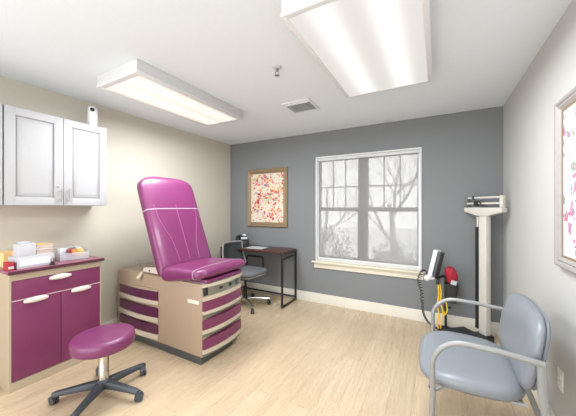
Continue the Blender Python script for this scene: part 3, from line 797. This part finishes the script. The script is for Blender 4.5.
# cords
path = smooth_path([(-.175,-.13,.60),(-.215,-.12,.665),(-.25,-.11,.60),(-.262,-.10,.52),(-.235,-.09,.42),(-.228,-.09,.30)], 10)
hel = []
for i in range(len(path)-1):
    for k in range(8):
        p = path[i].lerp(path[i+1], k/8); a = (i*8+k)*2*math.pi/24
        hel.append(p+Vector((math.cos(a)*.017, math.sin(a)*.017, 0)))
MB().tube(hel, .0042, 5).build('coiled_cord', M_black, t)
MB().tube(smooth_path([(-.228,-.09,.30),(-.222,-.10,.20),(-.19,-.11,.12),(-.13,-.115,.06),(-.08,-.08,.03)], 8), .0115, 8).build('hose', M_darkgrey, t)
M_yel = M_yellow
yc = MB()
yc.tube(smooth_path([(-.075,-.13,.545),(-.068,-.13,.42),(-.080,-.125,.30),(-.066,-.125,.20),(-.080,-.12,.09),(-.07,-.115,.045)], 8), .007, 6)
yc.tube(smooth_path([(-.06,-.125,.545),(-.046,-.13,.45),(-.052,-.125,.33),(-.030,-.13,.25),(-.045,-.12,.12),(-.05,-.11,.05)], 8), .0065, 6)
yc.tube(smooth_path([(.0,-.10,.34),(.012,-.105,.26),(-.01,-.105,.20),(-.02,-.11,.24)], 8), .007, 6)
yc.build('yellow_cable', M_yel, t)
# red pouch in the basket
t = thing('cuff_pouch', 'crumpled red cuff pouch with a white tag stuffed in the black stand basket', 'pouch', (VX+.055, VY-.05, .535))
pr = random.Random(5); rg = []
for i in range(15):
    v = i/14; z_ = .003+.175*v; rr = max(.06*math.sin(min(1, .35+v*.9)*math.pi*.5)**.6*(1-max(0, (v-.62)/.38)**2.2)**.5, .004)
    rg.append([(rr*(1.04+.14*math.sin(3*a+v*5)+.10*math.sin(7*a+v*9))*math.cos(a)*.92-.012*v, rr*.72*(1+.1*math.sin(5*a-v*4))*math.sin(a), z_+.008*math.sin(4*a)*v) for a in [2*math.pi*k/26 for k in range(26)]])
MB().loft(rg).build('pouch', M_red, t, ang=80)
MB().box(-.015, .04, -.0625, -.0600, .004, .05, Matrix.Rotation(R(12), 4, 'Y')).build('tag', M_paper, t, bevel=.0008)

# ------------------------------------------------------------------ guest chair (faces -x)
GY = 1.955; AZ = .69
t = thing('guest_chair', 'blue-grey vinyl armchair with a silver tube frame by the right wall', 'armchair', (.25, GY, 0), R(.5)); O = tuple(t.location)
# seat pad with waterfall front
rings = []
def seat_outline(g, dz):
    out = []
    n_ = 60
    for k in range(n_):
        a = 2*math.pi*k/n_; ca, sa = math.cos(a), math.sin(a); pw = 3.6
        u = math.copysign(abs(ca)**(2/pw), ca); v = math.copysign(abs(sa)**(2/pw), sa)
        x = .152+u*.252; hw = .322-.0*u
        if u > 0: hw -= .02*u
        out.append((.185+(x-.185)*(1-g/.25), GY+v*(hw-g), dz-.012*max(0,-u-.4)*2-.03*(x-.0)*.35+.014))
    return out
rings = [seat_outline(.05,.402), seat_outline(.012,.404), seat_outline(.002,.418), seat_outline(0,.437), seat_outline(.008,.456), seat_outline(.03,.469), seat_outline(.08,.477), seat_outline(.16,.480)]
MB().loft(rings).build('seat', M_gvinyl, t, O, ang=60)
# backrest: pad standing on its lower edge, leaning to +x
bx0, bz0 = .355, .462
def back_ring(off_, g):
    out = []; n_ = 64
    for k in range(n_):
        a = 2*math.pi*k/n_; ca, sa = math.cos(a), math.sin(a); pw = 4.0 if sa > 0 else 4.2
        u = math.copysign(abs(ca)**(2/pw), ca)*(.314-g); v = math.copysign(abs(sa)**(2/pw), sa)*(.194-g)+.194
        curve = .020*(u/.31)**2
        out.append((bx0+.17*v+off_-curve, GY-.012+u, bz0+.985*v))
    return out
rings = [back_ring(-.012,.16), back_ring(-.010,.09), back_ring(-.004,.04), back_ring(.006,.014), back_ring(.022,.001), back_ring(.036,.002), back_ring(.046,.014)]
pad = MB().loft(rings).build('backrest', M_gvinyl, t, O, ang=60)
rings = [back_ring(.0465,.010), back_ring(.052,.006), back_ring(.060,.010), back_ring(.066,.03), back_ring(.067,.12)]
MB().loft(rings).build('back_shell', M_gvinyl, pad, O, ang=50)
for s_ in (-1, 1):
    y = GY+s_*.365
    # front leg that bends into the armrest
    q = [(-.036, y, .006), (-.022, y, .40)] + [(.121-.145*math.cos(R(a)), y, AZ-.145+.145*math.sin(R(a))) for a in range(0, 91, 10)] + [(.25, y, AZ-.004), (.412, y, AZ-.022)]
    MB().tube(q, .0135, 12).build('front_leg_and_arm', M_gframe, t, O)
    # rear post and leg, flat bar
    pth = [(.402, y-s_*.002, AZ-.014), (.408, y-s_*.002, .52), (.418, y-s_*.002, .44), (.49, y-s_*.002, .26), (.585, y-s_*.002, .006)]
    MB().tube(pth, .013, 10, flat=(1.35,.8)).build('rear_leg', M_gframe, t, O)
    MB().tube([(-.024, y, .412), (.05, y-s_*.10, .418), (.38, y-s_*.10, .41)], .009, 8).build('side_rail', M_gframe, t, O)
    # bracket between back pad and rear post
    MB().tube([(.406, y-s_*.01, .56), (.415, GY+s_*.27, .56)], .008, 8).build('back_bracket', M_gframe, t, O)
    for xx in (-.036, .585):
        MB().lathe([(0,0),(.017,0),(.017,.014),(0,.014)], (xx, y, 0), 14).build('foot_glide', M_darkgrey, t, O)
for xx in (.36,):
    MB().tube([(xx, GY-.27, .41), (xx, GY+.27, .41)], .009, 8).build('cross_rail', M_gframe, t, O)

# ------------------------------------------------------------------ sky, camera, output
wd = bpy.data.worlds.new('overcast_sky'); scene.world = wd; wd.use_nodes = True
bg = wd.node_tree.nodes['Background']; bg.inputs['Color'].default_value = (.985,.99,1,1); bg.inputs['Strength'].default_value = 1.8

cd = bpy.data.cameras.new('camera'); cam = bpy.data.objects.new('camera', cd); COL.objects.link(cam)
cd.sensor_width = 36; cd.lens = 271.306/576*36; cd.clip_start = .02
cd.shift_y = -.41/576
cam.location = (0, 0, 1.3614); cam.rotation_euler = (R(90), 0, R(28.762))
scene.camera = cam
vs_ = scene.view_settings
vs_.view_transform = 'Standard'; vs_.look = 'None'; vs_.gamma = 1; vs_.use_curve_mapping = False; vs_.exposure = 1.2
